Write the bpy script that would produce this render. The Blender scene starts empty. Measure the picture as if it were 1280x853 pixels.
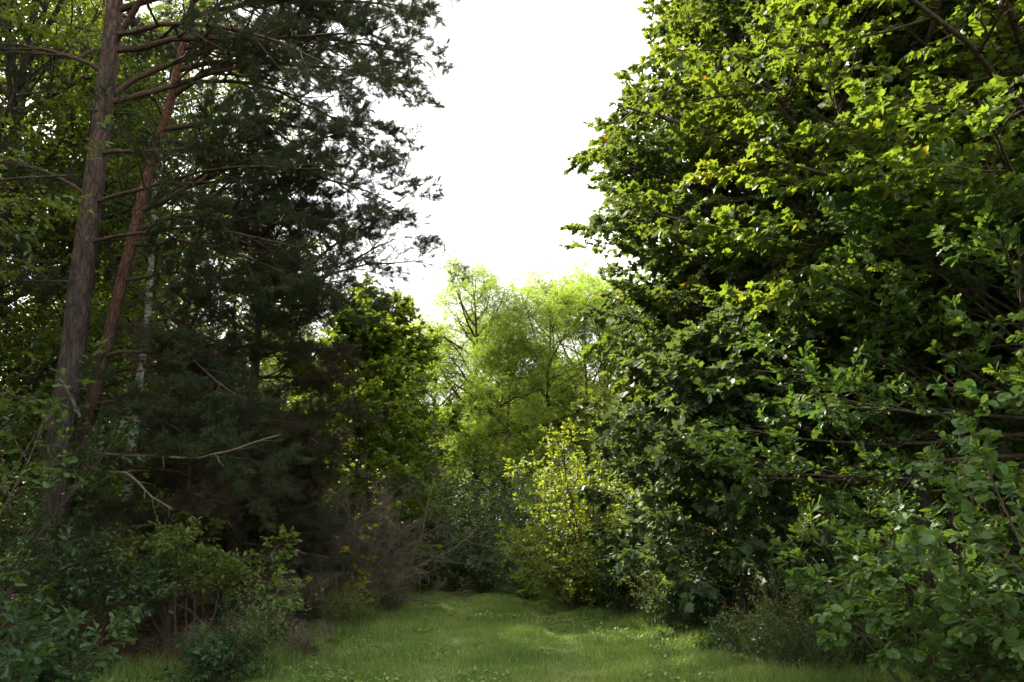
import bpy, math
import numpy as np
from mathutils import Vector

R = math.radians
S = bpy.context.scene
C = S.collection

# ------------------------------------------------------------------ camera
PITCH = 13.0
cam_d = bpy.data.cameras.new('camera'); cam = bpy.data.objects.new('camera', cam_d); C.objects.link(cam)
cam.location = (0, 0, 1.6); cam.rotation_euler = (R(90 + PITCH), 0, 0)
cam_d.sensor_width = 36.0; cam_d.lens = 28.1; cam_d.clip_start = 0.05; cam_d.clip_end = 3000
S.camera = cam

# ------------------------------------------------------------------ sky, sun, exposure
SUN_AZ, SUN_EL = -42.0, 41.0          # degrees: azimuth from +Y towards +X (negative = to the left of the view), elevation
w = bpy.data.worlds.new('World'); S.world = w; w.use_nodes = True
nt = w.node_tree; bg = nt.nodes['Background']
sky = nt.nodes.new('ShaderNodeTexSky'); sky.sky_type = 'NISHITA'; sky.sun_disc = False
sky.sun_elevation = R(SUN_EL); sky.sun_rotation = R(SUN_AZ); sky.air_density = 1.0; sky.dust_density = 3.0; sky.ozone_density = 1.0
# thin bright cloud over the forward half of the sky, blue holes elsewhere
tc = nt.nodes.new('ShaderNodeTexCoord')
nz = nt.nodes.new('ShaderNodeTexNoise'); nz.inputs['Scale'].default_value = 5.0; nz.inputs['Detail'].default_value = 6; nz.inputs['Roughness'].default_value = .55
nt.links.new(tc.outputs['Generated'], nz.inputs['Vector'])
rp = nt.nodes.new('ShaderNodeValToRGB'); rp.color_ramp.elements[0].position = .32; rp.color_ramp.elements[1].position = .52
sx = nt.nodes.new('ShaderNodeSeparateXYZ'); nt.links.new(tc.outputs['Generated'], sx.inputs[0])
ab = nt.nodes.new('ShaderNodeMath'); ab.operation = 'ABSOLUTE'; nt.links.new(sx.outputs['X'], ab.inputs[0])
mr_ = nt.nodes.new('ShaderNodeMapRange'); mr_.inputs['From Min'].default_value = .10; mr_.inputs['From Max'].default_value = .45; mr_.inputs['To Min'].default_value = .16; mr_.inputs['To Max'].default_value = -.07
nt.links.new(ab.outputs[0], mr_.inputs['Value'])
ad_ = nt.nodes.new('ShaderNodeMath'); nt.links.new(nz.outputs['Fac'], ad_.inputs[0]); nt.links.new(mr_.outputs[0], ad_.inputs[1])
nt.links.new(ad_.outputs[0], rp.inputs['Fac'])
mx = nt.nodes.new('ShaderNodeMix'); mx.data_type = 'RGBA'
nt.links.new(rp.outputs['Color'], mx.inputs['Factor'])
nt.links.new(sky.outputs['Color'], mx.inputs['A'])
mx.inputs['B'].default_value = (10.0, 9.9, 9.7, 1)
nt.links.new(mx.outputs['Result'], bg.inputs['Color'])
bg.inputs['Strength'].default_value = 0.09
sd = bpy.data.lights.new('sun', 'SUN'); sun = bpy.data.objects.new('sun', sd); C.objects.link(sun)
sd.energy = 5.0; sd.angle = R(.55); sd.color = (1.0, .93, .80)
_az, _el = R(SUN_AZ), R(SUN_EL)
TO_SUN = Vector((math.sin(_az) * math.cos(_el), math.cos(_az) * math.cos(_el), math.sin(_el)))
sun.rotation_euler = TO_SUN.to_track_quat('Z', 'Y').to_euler(); sun.location = (-30, 30, 40)
S.view_settings.view_transform = 'Standard'; S.view_settings.look = 'None'; S.view_settings.gamma = 1.0
S.view_settings.use_curve_mapping = False
S.view_settings.exposure = 1.8
S.render.engine = 'CYCLES'
cy = S.cycles
cy.max_bounces = 12; cy.diffuse_bounces = 8; cy.transmission_bounces = 8; cy.glossy_bounces = 2; cy.transparent_max_bounces = 4
cy.use_denoising = True; cy.use_adaptive_sampling = True; cy.adaptive_threshold = .02
cy.caustics_reflective = False; cy.caustics_refractive = False
cy.sample_clamp_indirect = 4.0

# ------------------------------------------------------------------ helpers
def nrm(a): return a / (np.linalg.norm(a, axis=-1, keepdims=True) + 1e-9)
UP = np.array([0., 0., 1.])

def px(pxx, pyy, Y):
    """design aid: a point of the photograph taken at depth Y, as world metres"""
    u, v = (pxx - 640) / 1000., (426.5 - pyy) / 1000.
    c, s = math.cos(R(PITCH)), math.sin(R(PITCH))
    den = c - v * s
    return np.array([u * Y / den, Y, 1.6 + Y * (s + v * c) / den])

def mesh(name, V, F, mat, tint=None, smooth=False):
    V = np.asarray(V, dtype=np.float32).reshape(-1, 3); F = np.asarray(F, dtype=np.int32)
    n, k = F.shape
    me = bpy.data.meshes.new(name)
    me.vertices.add(len(V)); me.vertices.foreach_set('co', V.ravel())
    me.loops.add(n * k); me.loops.foreach_set('vertex_index', F.ravel())
    me.polygons.add(n); me.polygons.foreach_set('loop_start', np.arange(0, n * k, k, dtype=np.int32))
    me.polygons.foreach_set('use_smooth', np.full(n, smooth))
    me.update(calc_edges=True)
    if tint is not None:
        a = me.attributes.new('tint', 'FLOAT', 'POINT'); a.data.foreach_set('value', np.asarray(tint, dtype=np.float32))
    me.materials.append(mat)
    return me

def link(name, me, parent=None, **props):
    o = bpy.data.objects.new(name, me); C.objects.link(o)
    if parent is not None: o.parent = parent
    for k, v in props.items():
        if v: o[k] = v
    return o

def thing(name, label, cat, loc=(0, 0, 0), group=None):
    o = link(name, None, None, label=label, category=cat, group=group); o.location = loc
    o.empty_display_size = .2
    return o

def dup(root, loc, rz, label, group=None, scale=1.0):
    r = root.copy(); C.objects.link(r); r.location = loc; r.rotation_euler = (0, 0, rz); r.scale = (scale,) * 3
    r['label'] = label
    if group: r['group'] = group
    for ch in root.children:
        c = ch.copy(); C.objects.link(c); c.parent = r
        for g in ch.children:
            d = g.copy(); C.objects.link(d); d.parent = c
    return r

# ------------------------------------------------------------------ materials
def leaf_mat(name, stops, trans=.42, tcol=(2.15, 1.8, .7), rough=.42, spec=.4):
    """stops: list of (position, colour) along the per-leaf tint"""
    m = bpy.data.materials.new(name); m.use_nodes = True; t = m.node_tree; t.nodes.clear()
    out = t.nodes.new('ShaderNodeOutputMaterial'); at = t.nodes.new('ShaderNodeAttribute'); at.attribute_name = 'tint'
    cr = t.nodes.new('ShaderNodeValToRGB'); e = cr.color_ramp.elements
    for i, (p, c) in enumerate(stops):
        el = e[i] if i < 2 else e.new(p)
        el.position = p; el.color = (*c, 1)
    t.links.new(at.outputs['Fac'], cr.inputs['Fac'])
    pb = t.nodes.new('ShaderNodeBsdfPrincipled'); t.links.new(cr.outputs['Color'], pb.inputs['Base Color'])
    pb.inputs['Roughness'].default_value = rough; pb.inputs['Specular IOR Level'].default_value = spec
    tr = t.nodes.new('ShaderNodeBsdfTranslucent')
    mu = t.nodes.new('ShaderNodeMix'); mu.data_type = 'RGBA'; mu.blend_type = 'MULTIPLY'; mu.inputs['Factor'].default_value = 1
    mu.clamp_result = False
    t.links.new(cr.outputs['Color'], mu.inputs['A']); mu.inputs['B'].default_value = (*tcol, 1)
    t.links.new(mu.outputs['Result'], tr.inputs['Color'])
    ms = t.nodes.new('ShaderNodeMixShader'); ms.inputs['Fac'].default_value = trans
    t.links.new(pb.outputs[0], ms.inputs[1]); t.links.new(tr.outputs[0], ms.inputs[2]); t.links.new(ms.outputs[0], out.inputs['Surface'])
    return m

def bark_mat(name, c1, c2, scale=9, stretch=.22, bump=.6, c3=None, zlo=3, zhi=8, birch=False):
    m = bpy.data.materials.new(name); m.use_nodes = True; t = m.node_tree
    pb = t.nodes['Principled BSDF']; pb.inputs['Roughness'].default_value = .9; pb.inputs['Specular IOR Level'].default_value = .15
    tc = t.nodes.new('ShaderNodeTexCoord'); mp = t.nodes.new('ShaderNodeMapping'); mp.inputs['Scale'].default_value = (1, 1, stretch)
    t.links.new(tc.outputs['Object'], mp.inputs['Vector'])
    n = t.nodes.new('ShaderNodeTexNoise'); n.inputs['Scale'].default_value = scale; n.inputs['Detail'].default_value = 6; n.inputs['Roughness'].default_value = .65
    t.links.new(mp.outputs[0], n.inputs['Vector'])
    v = t.nodes.new('ShaderNodeTexVoronoi'); v.feature = 'DISTANCE_TO_EDGE'; v.inputs['Scale'].default_value = scale * 1.6; 
    wn = t.nodes.new('ShaderNodeTexNoise'); wn.inputs['Scale'].default_value = scale * .9; wn.inputs['Detail'].default_value = 3; t.links.new(mp.outputs[0], wn.inputs['Vector'])
    wa = t.nodes.new('ShaderNodeVectorMath'); wa.operation = 'MULTIPLY_ADD'; wa.inputs[1].default_value = (.22, .22, .22)
    t.links.new(wn.outputs['Color'], wa.inputs[0]); t.links.new(mp.outputs[0], wa.inputs[2]); t.links.new(wa.outputs[0], v.inputs['Vector'])
    cr = t.nodes.new('ShaderNodeValToRGB'); cr.color_ramp.elements[0].position = .35; cr.color_ramp.elements[1].position = .68
    cr.color_ramp.elements[0].color = (*c1, 1); cr.color_ramp.elements[1].color = (*c2, 1)
    t.links.new(n.outputs['Fac'], cr.inputs['Fac'])
    ck = t.nodes.new('ShaderNodeValToRGB'); ck.color_ramp.elements[0].position = .0; ck.color_ramp.elements[1].position = .16
    ck.color_ramp.elements[0].color = (.50, .48, .46, 1) if not birch else (1, 1, 1, 1); ck.color_ramp.elements[1].color = (1, 1, 1, 1)
    t.links.new(v.outputs['Distance'], ck.inputs['Fac'])
    mk = t.nodes.new('ShaderNodeMix'); mk.data_type = 'RGBA'; mk.blend_type = 'MULTIPLY'; mk.inputs['Factor'].default_value = 1
    t.links.new(cr.outputs['Color'], mk.inputs['A']); t.links.new(ck.outputs['Color'], mk.inputs['B']); col = mk.outputs['Result']
    if c3:                                   # upper bark turns orange on a Scots pine
        sp = t.nodes.new('ShaderNodeSeparateXYZ'); t.links.new(tc.outputs['Object'], sp.inputs[0])
        mr = t.nodes.new('ShaderNodeMapRange'); mr.inputs['From Min'].default_value = zlo; mr.inputs['From Max'].default_value = zhi
        t.links.new(sp.outputs['Z'], mr.inputs['Value'])
        n2 = t.nodes.new('ShaderNodeMath'); n2.operation = 'MULTIPLY'; t.links.new(mr.outputs[0], n2.inputs[0]); t.links.new(v.outputs['Distance'], n2.inputs[1])
        n3 = t.nodes.new('ShaderNodeMath'); n3.operation = 'MULTIPLY'; n3.inputs[1].default_value = 3.0; n3.use_clamp = True; t.links.new(n2.outputs[0], n3.inputs[0])
        mi = t.nodes.new('ShaderNodeMix'); mi.data_type = 'RGBA'; t.links.new(n3.outputs[0], mi.inputs['Factor']); t.links.new(col, mi.inputs['A']); mi.inputs['B'].default_value = (*c3, 1)
        col = mi.outputs['Result']
    t.links.new(col, pb.inputs['Base Color'])
    b = t.nodes.new('ShaderNodeBump'); b.inputs['Strength'].default_value = bump; b.inputs['Distance'].default_value = .03
    t.links.new(n.outputs['Fac'] if birch else v.outputs['Distance'], b.inputs['Height']); t.links.new(b.outputs[0], pb.inputs['Normal'])
    return m

G = lambda r, g, b: (r, g, b)
M = {}
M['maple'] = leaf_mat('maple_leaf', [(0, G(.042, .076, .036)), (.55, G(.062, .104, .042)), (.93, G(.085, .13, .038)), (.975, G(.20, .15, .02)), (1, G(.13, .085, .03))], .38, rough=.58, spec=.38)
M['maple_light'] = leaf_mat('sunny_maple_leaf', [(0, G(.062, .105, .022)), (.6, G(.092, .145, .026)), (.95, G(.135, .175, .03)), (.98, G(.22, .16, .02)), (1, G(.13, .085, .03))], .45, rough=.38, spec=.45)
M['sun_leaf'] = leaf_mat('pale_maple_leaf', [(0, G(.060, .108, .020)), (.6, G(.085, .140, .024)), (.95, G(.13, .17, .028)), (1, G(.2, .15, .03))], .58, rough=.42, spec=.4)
M['oak'] = leaf_mat('oak_leaf', [(0, G(.040, .088, .020)), (.6, G(.058, .115, .024)), (.95, G(.085, .14, .024)), (.985, G(.20, .15, .02)), (1, G(.14, .085, .03))], .36, rough=.5, spec=.35)
M['hazel'] = leaf_mat('hazel_leaf', [(0, G(.042, .090, .026)), (.6, G(.062, .122, .030)), (.96, G(.095, .155, .03)), (.985, G(.20, .16, .02)), (1, G(.14, .09, .03))], .34, rough=.55, spec=.3)
M['acacia'] = leaf_mat('acacia_leaf', [(0, G(.145, .19, .040)), (.6, G(.175, .225, .050)), (.95, G(.23, .26, .060)), (1, G(.26, .22, .03))], .58, tcol=(1.85, 2.0, .9), rough=.55, spec=.25)
M['wood_leaf'] = leaf_mat('woodland_leaf', [(0, G(.034, .075, .016)), (.6, G(.050, .105, .018)), (.96, G(.085, .13, .018)), (1, G(.19, .14, .02))], .48, rough=.42, spec=.4)
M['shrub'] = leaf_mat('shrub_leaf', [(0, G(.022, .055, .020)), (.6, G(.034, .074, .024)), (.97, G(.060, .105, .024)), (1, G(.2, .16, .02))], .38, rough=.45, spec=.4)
M['hornbeam'] = leaf_mat('hornbeam_leaf', [(0, G(.095, .155, .022)), (.6, G(.135, .195, .026)), (.93, G(.19, .23, .03)), (1, G(.30, .24, .04))], .52, rough=.45, spec=.4)
M['yellow'] = leaf_mat('yellow_leaf', [(0, G(.07, .11, .015)), (.5, G(.16, .16, .02)), (.95, G(.30, .24, .02)), (1, G(.3, .18, .02))], .45)
M['needle'] = leaf_mat('pine_needle', [(0, G(.024, .042, .016)), (.6, G(.036, .058, .020)), (.9, G(.060, .080, .024)), (.96, G(.12, .065, .03)), (1, G(.16, .08, .035))], .25, tcol=(1.5, 1.5, .7), rough=.55, spec=.3)
M['old_needle'] = leaf_mat('browning_pine_needle', [(0, G(.026, .040, .017)), (.45, G(.036, .050, .020)), (.62, G(.060, .046, .024)), (.88, G(.095, .058, .028)), (1, G(.15, .08, .035))], .16, tcol=(1.4, 1.4, .8), rough=.6, spec=.25)
M['grass'] = leaf_mat('grass_blade', [(0, G(.095, .160, .036)), (.5, G(.140, .220, .050)), (.9, G(.21, .27, .07)), (1, G(.33, .30, .14))], .30, tcol=(1.5, 1.5, .6), rough=.5, spec=.3)
M['weed'] = leaf_mat('dry_weed', [(0, G(.06, .09, .03)), (.4, G(.10, .12, .045)), (.8, G(.17, .15, .07)), (1, G(.24, .18, .09))], .30, rough=.7, spec=.2)
M['litter'] = leaf_mat('fallen_leaf', [(0, G(.05, .032, .018)), (.5, G(.10, .060, .030)), (.9, G(.17, .10, .045)), (1, G(.26, .20, .07))], .12, rough=.8, spec=.15)
M['pine_bark'] = bark_mat('pine_bark', (.048, .039, .034), (.105, .084, .072), 9, .28, 1., c3=(.17, .088, .055), zlo=3.5, zhi=13)
M['pine_bark_red'] = bark_mat('red_pine_bark', (.060, .042, .034), (.12, .08, .06), 11, .3, 1., c3=(.25, .105, .055), zlo=2, zhi=9)
M['pine_twig'] = bark_mat('pine_branch_bark', (.07, .046, .034), (.14, .092, .065), 14, 1, .4)
M['bark'] = bark_mat('dark_bark', (.050, .042, .034), (.13, .11, .085), 9, .25, .7)
M['grey_bark'] = bark_mat('grey_bark', (.12, .10, .075), (.24, .20, .15), 9, .3, .5)
M['twig'] = bark_mat('twig_bark', (.055, .040, .028), (.13, .10, .07), 16, 1, .2)
M['dead_twig'] = bark_mat('dead_twig_bark', (.11, .088, .066), (.21, .17, .13), 16, 1, .2)
M['birch_bark'] = bark_mat('birch_bark', (.04, .035, .03), (.42, .40, .36), 6, 3.2, .2, birch=True)
M['birch_bark'].node_tree.nodes['Color Ramp'].color_ramp.elements[0].position = .40
M['birch_bark'].node_tree.nodes['Color Ramp'].color_ramp.elements[1].position = .50

# ------------------------------------------------------------------ growing things
def grow_lines(rng, P0, D0, L, K, wob, trop, vec=UP):
    N = len(P0); P = np.empty((N, K, 3)); P[:, 0] = P0; d = nrm(D0); st = (L / (K - 1))[:, None]
    trop = np.broadcast_to(np.asarray(trop, float), (N,))[:, None]
    for k in range(1, K):
        d = nrm(d + rng.normal(0, wob, (N, 3)) + trop * vec); P[:, k] = P[:, k - 1] + d * st
    return P

def at_t(P, idx, t):
    K = P.shape[1]; f = np.clip(t, 0, .9999) * (K - 1); i = f.astype(int); a = (f - i)[:, None]
    p0, p1 = P[idx, i], P[idx, i + 1]
    return p0 * (1 - a) + p1 * a, nrm(p1 - p0)

def kids(rng, P, RR, n, t0, t1, ang, lfac, K, wob, trop, rf=.55, flat=.35, lmin=.0, tip=.3, taper=.55):
    """n children on every line of P; returns their lines, radii and parent index"""
    N = len(P); idx = np.repeat(np.arange(N), n)
    t = t0 + (t1 - t0) * ((np.tile(np.arange(n), N) + rng.random(N * n)) / n)
    pos, tan = at_t(P, idx, t)
    side = nrm(np.cross(tan, UP) + rng.normal(0, .05, tan.shape)) * np.where((np.tile(np.arange(n), N) % 2) == 0, 1, -1)[:, None]
    side = nrm(side + flat * rng.normal(0, 1, side.shape))
    side = nrm(side - tan * (side * tan).sum(1, keepdims=True))
    a = R(ang) * rng.uniform(.75, 1.25, len(t))[:, None]
    d = tan * np.cos(a) + side * np.sin(a)
    PL = np.linalg.norm(np.diff(P, axis=1), axis=2).sum(1)[idx]
    L = np.maximum(lfac * PL * (1 - taper * t) * rng.uniform(.7, 1.25, len(t)), lmin)
    Q = grow_lines(rng, pos, d, L, K, wob, trop)
    K0 = P.shape[1]; r0 = RR[idx, np.clip((t * (K0 - 1)).astype(int), 0, K0 - 1)] * rf
    RQ = r0[:, None] * np.linspace(1, tip, K)[None]
    return Q, RQ, idx

def tubes(P, RR, s):
    N, K, _ = P.shape
    T = nrm(np.gradient(P, axis=1)); m = nrm(T.mean(1))
    ref = np.where(np.abs(m[:, 2:3]) > .8, np.array([[1., 0, 0]]), np.array([[0., 0, 1.]]))[:, None, :]
    A = nrm(np.cross(T, np.broadcast_to(ref, T.shape))); B = np.cross(T, A)
    th = np.arange(s) * 2 * np.pi / s
    V = P[:, :, None] + RR[:, :, None, None] * (A[:, :, None] * np.cos(th)[None, None, :, None] + B[:, :, None] * np.sin(th)[None, None, :, None])
    base = (np.arange(N) * K * s)[:, None, None] + (np.arange(K - 1) * s)[None, :, None]
    j = np.arange(s)[None, None]; j2 = (j + 1) % s
    F = np.stack([base + j, base + j2, base + s + j2, base + s + j], -1).reshape(-1, 4)
    return V.reshape(-1, 3), F

def cat(parts):
    V, F, o = [], [], 0
    for v, f in parts:
        V.append(v); F.append(f + o); o += len(v)
    return np.concatenate(V), np.concatenate(F)

def outline(pts):
    """right half outline (x along the leaf, y out) -> folded leaf fan: verts, tris"""
    right = [(x, y) for x, y in pts]
    n = len(right); V = [(0, 0, 0), (1, 0, -.06), (.45, 0, -.02)]
    for s in (1, -1):
        for x, y in right: V.append((x, s * y, .16 * y - .10 * x * x))
    F = []
    for k in range(2):
        o = 3 + k * n; ring = [0] + list(range(o, o + n)) + [1]
        for a, b in zip(ring[:-1], ring[1:]): F.append((2, a, b) if k == 0 else (2, b, a))
    return np.array(V, float), np.array(F)

LEAF = {
    'maple': outline([(-.08, .22), (.12, .50), (.22, .30), (.50, .62), (.55, .24), (.72, .26)]),
    'oak': outline([(.14, .07), (.24, .21), (.34, .09), (.48, .31), (.58, .13), (.76, .34), (.84, .15), (.95, .16)]),
    'round': outline([(.02, .26), (.30, .44), (.62, .42), (.86, .24)]),
    'oval': outline([(.20, .20), (.55, .27), (.82, .15)]),
    'diamond': (np.array([(0, 0, 0), (.45, .30, .06), (1, 0, -.05), (.45, -.30, .06)], float), np.array([(0, 2, 1), (0, 3, 2)])),
}
def _compound(n=6):
    V, F = [], []
    for i in range(n):
        x = .18 + .78 * i / (n - 1); l = .21 * (1 - .35 * abs(i / (n - 1) - .4)); z = -.25 * x * x
        for s in (1, -1):
            b = len(V)
            V += [(x, .01 * s, z), (x + .075, s * l * .5, z + .02), (x + .01, s * l, z - .02), (x - .075, s * l * .5, z + .02)]
            F += [(b, b + 1, b + 2), (b, b + 2, b + 3)]
    return np.array(V, float), np.array(F)
LEAF['compound'] = _compound(4)

def leaves(rng, Pw, m, size, tpl, clump, t0=.15, droop=.35, up=.75, rnd=.45, light=.25, jit=.3):
    """m leaves on each twig line; returns verts, tris, tint"""
    TV, TF = LEAF[tpl]; N = len(Pw); idx = np.repeat(np.arange(N), m); j = np.tile(np.arange(m), N)
    t = t0 + (1 - t0) * (j + rng.random(N * m)) / m
    pos, tan = at_t(Pw, idx, t)
    side = nrm(np.cross(tan, UP)) * np.where(j % 2 == 0, 1, -1)[:, None]
    d = nrm(tan * .7 + side * .9 * (1.1 - t)[:, None] + rng.normal(0, jit, tan.shape) - UP * droop)
    n = nrm(UP * up + rng.normal(0, rnd, d.shape) + light * np.array(TO_SUN)[None] + d * .1)
    n = nrm(n - d * (n * d).sum(1, keepdims=True)); y = np.cross(n, d)
    s = (size * rng.uniform(.45, 1.25, len(t)))[:, None, None]; cu = rng.uniform(-.8, 3.2, len(t))[:, None, None]; wf = rng.uniform(.75, 1.1, len(t))[:, None, None]
    V = pos[:, None] + d[:, None] * size * .15 + s * (TV[None, :, 0:1] * d[:, None] + wf * TV[None, :, 1:2] * y[:, None] + cu * TV[None, :, 2:3] * n[:, None])
    F = (np.arange(len(t)) * len(TV))[:, None, None] + TF[None]
    tint = np.clip(.55 * clump[idx] + .45 * rng.random(len(t)), 0, .90)
    odd = rng.random(len(t)) < np.where(clump[idx] > .86, .12, .004); tint[odd] = rng.uniform(.93, 1, odd.sum())
    return V.reshape(-1, 3), F.reshape(-1, 3), np.repeat(tint, len(TV))

def needles(rng, Pw, m, ln, wd, clump, odd=.05):
    N = len(Pw); idx = np.repeat(np.arange(N), m); t = .1 + .9 * rng.random(N * m)
    pos, tan = at_t(Pw, idx, t)
    d = nrm(tan * .6 + nrm(rng.normal(0, 1, tan.shape)) * .9)
    sd = nrm(np.cross(d, rng.normal(0, 1, d.shape))) * wd * .5; L = (ln * rng.uniform(.7, 1.15, len(t)))[:, None]
    V = np.stack([pos - sd, pos + sd, pos + d * L], 1)
    F = np.arange(len(t) * 3).reshape(-1, 3)
    tint = np.clip(.6 * clump[idx] + .35 * rng.random(len(t)), 0, .9)
    o = rng.random(len(t)) < odd; tint[o] = rng.uniform(.9, 1, o.sum())
    return V.reshape(-1, 3), F, np.repeat(tint, 3)

def bend(a, b, sag, K=9, rng=None, wob=.03):
    t = np.linspace(0, 1, K)[:, None]; P = a * (1 - t) + b * t + UP * sag * 4 * t * (1 - t)
    if rng is not None: P[1:] += np.cumsum(rng.normal(0, wob, (K - 1, 3)), 0)
    return P

def trunk_line(base, top, K, rng, wob=.05):
    t = np.linspace(0, 1, K)[:, None]; P = base * (1 - t) + top * t
    w_ = np.cumsum(rng.normal(0, wob, (K, 3)), 0); w_ -= w_[0]; w_[:, 2] = 0
    return P + w_

def auto_limbs(rng, T, n, z0, z1, prof, elev, K=7, wob=.10, trop=.02, asym=None, rbase=.05, az0=0.):
    """limbs up a trunk line T: length by prof(f), slope by elev(f) in degrees; asym = (azimuth, amount)"""
    f = (np.arange(n) + rng.random(n) * .8) / n; t = z0 + (z1 - z0) * f
    pos, _ = at_t(T[None], np.zeros(n, int), t)
    az = az0 + np.arange(n) * 2.399 + rng.normal(0, .3, n)
    L = np.array([prof(x) for x in f]) * rng.uniform(.82, 1.08, n)
    if asym: L = L * (1 + asym[1] * np.cos(az - asym[0]))
    e = np.radians(np.array([elev(x) for x in f]) + rng.normal(0, 7, n))
    d = np.stack([np.cos(az) * np.cos(e), np.sin(az) * np.cos(e), np.sin(e)], 1)
    P = grow_lines(rng, pos, d, L, K, wob, trop)
    RR = (rbase * (.4 + .6 * L / L.max()))[:, None] * np.linspace(1, .22, K)[None]
    return P, RR

def build_tree(name, label, cat_, loc, rng, trunk, limbs, lv, leaf, mats, group=None, split=True, ts=10, stem_name='trunk', limb_name='branch', crown_name='crown'):
    """trunk: (line, radii) or None; limbs: (lines, radii); lv: child levels [(n,t0,t1,ang,lfac,K,wob,trop,flat,lmin)]; leaf: callable(rng, twig lines, clump)"""
    o = thing(name, label, cat_, loc, group)
    P, RR = limbs
    lvls = [(P, RR, np.arange(len(P)))]
    for (n, t0, t1, ang, lfac, K, wob, trop, flat, lmin) in lv:
        Q, RQ, idx = kids(rng, lvls[-1][0], lvls[-1][1], n, t0, t1, ang, lfac, K, wob, trop, flat=flat, lmin=lmin)
        lvls.append((Q, np.maximum(RQ, .0016), lvls[-1][2][idx]))
    sides = [7, 5, 4, 3, 3]
    tm = []
    if trunk is not None: tm.append(tubes(trunk[0][None], trunk[1][None], ts))
    if split:
        if tm: link(stem_name, mesh(stem_name, *tm[0], mats[0], smooth=True), o)
        for i in range(len(P)):
            parts = []
            for k, (Q, RQ, own) in enumerate(lvls):
                q = own == i; parts.append(tubes(Q[q], RQ[q], sides[k]))
            link(limb_name, mesh(limb_name, *cat(parts), mats[1], smooth=True), o)
    else:
        for k, (Q, RQ, own) in enumerate(lvls[:-1]): tm.append(tubes(Q, RQ, max(3, sides[k] - 1)))
        link(stem_name, mesh(stem_name, *cat(tm), mats[0], smooth=True), o)
    cl = rng.random(len(P))[lvls[-1][2]] * .5
    if len(lvls) > 2:
        par = np.arange(len(lvls[-1][0])) // lv[-1][0]
        cl = cl + rng.random(par.max() + 1)[par] * .5
    V, F, tint = leaf(rng, lvls[-1][0], cl)
    link(crown_name, mesh(crown_name, V, F, mats[2], tint), o)
    return o

def radii(r0, r1, K, flare=.35):
    t = np.linspace(0, 1, K); return (r0 * (1 - t) + r1 * t) * (1 + flare * np.exp(-t * 22))

A = np.array
tri_count = 0

def broadleaf(name, label, loc, seed, h, rad, r0, leaf='maple', size=.12, mat='maple', n=26, lv=None, m=7, z0=.12, z1=.97, prof=None, elev=None, asym=None,
              bark='bark', lean=(0, 0), group=None, split=True, cat_='tree', trop=.03, droop=.35, K=10, rnd=.45, light=.25, az0=0.):
    rng = np.random.default_rng(seed)
    T = trunk_line(A([0, 0, -.1]), A([lean[0], lean[1], h]), K, rng, .05); TR = radii(r0, r0 * .12, K)
    prof = prof or (lambda f: rad * (.75 + .45 * math.sin(math.pi * min(1, f * 1.0 + .12)) - .30 * max(0, f - .6) / .4))
    elev = elev or (lambda f: 6 + 48 * f)
    L = auto_limbs(rng, T, n, z0, z1, prof, elev, asym=asym, rbase=r0 * .33, trop=trop, az0=az0)
    lv = lv or [(9, .15, .98, 48, .50, 5, .12, .02, .35, .35), (8, .12, 1., 45, .50, 4, .14, .0, .35, .30)]
    return build_tree(name, label, cat_, loc, rng, (T, TR), L, lv,
                      lambda g, Q, c: leaves(g, Q, m, size, leaf, c, droop=droop, rnd=rnd, light=light), (M[bark], M['twig'], M[mat]), group, split)

def shrub(name, label, loc, seed, h, rad, leaf='oval', size=.06, mat='shrub', n=14, m=7, lv=None, group=None, split=True, r0=.014, lean=(0, 0), cat_='shrub', lo=40, hi=85, droop=.25, bark='twig', trop=.0, t0=.25, stem_name='stem'):
    rng = np.random.default_rng(seed)
    az = np.arange(n) * 2.399 + rng.normal(0, .3, n); e = np.radians(rng.uniform(lo, hi, n)); rr = rng.uniform(.0, .16 * rad + .03, n)
    P0 = np.stack([np.cos(az) * rr, np.sin(az) * rr, np.full(n, -.04)], 1)
    d = np.stack([np.cos(az) * np.cos(e) + lean[0], np.sin(az) * np.cos(e) + lean[1], np.sin(e)], 1)
    L = np.minimum(h / np.maximum(np.sin(e), .2), rad / np.maximum(np.cos(e), .05)) * rng.uniform(.8, 1.12, n)
    P = grow_lines(rng, P0, d, L, 7, .09, trop)
    RR = r0 * (.6 + .4 * rng.random((n, 1))) * np.linspace(1, .3, 7)[None]
    lv = lv or [(9, t0, 1., 50, .38, 5, .12, .03, .9, .18), (5, .15, 1., 45, .50, 4, .12, .0, .6, .12)]
    return build_tree(name, label, cat_, loc, rng, None, (P, RR), lv, lambda g, Q, c: leaves(g, Q, m, size, leaf, c, droop=droop), (M[bark], M[bark], M[mat]), group, split,
                      stem_name=stem_name, limb_name='stem', crown_name='foliage')

# ------------------------------------------------------------------ ground
def path_x(y):          # centre line and half width of the grass ride
    c = -0.1 - .06 * np.maximum(y - 14, 0) - .10 * np.maximum(y - 19, 0) ** 1.35
    wd = 2.4 - .07 * (y - 9) ; return c, np.clip(wd, 1.0, 4.2)

def noise2(x, y, s, seed):
    r = np.random.default_rng(seed); out = 0
    for k in range(6):
        a, p = r.uniform(0, 2 * np.pi), r.uniform(0, 6.28); f = s * r.uniform(.6, 1.7)
        out = out + np.sin((x * np.cos(a) + y * np.sin(a)) * f + p + 1.3 * np.sin((x * np.sin(a) - y * np.cos(a)) * f * .7 + p))
    return out / 6

def hgt(x, y):
    c, wd = path_x(y); side = np.clip((np.abs(x - c) - wd) / 2.5, 0, 1)
    rut = -.035 * (np.exp(-((np.abs(x - c) - .75) / .22) ** 2)) * (y < 40)
    return .05 * noise2(x, y, .55, 3) + .018 * noise2(x, y, 2.6, 4) + .10 * side + rut

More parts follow.
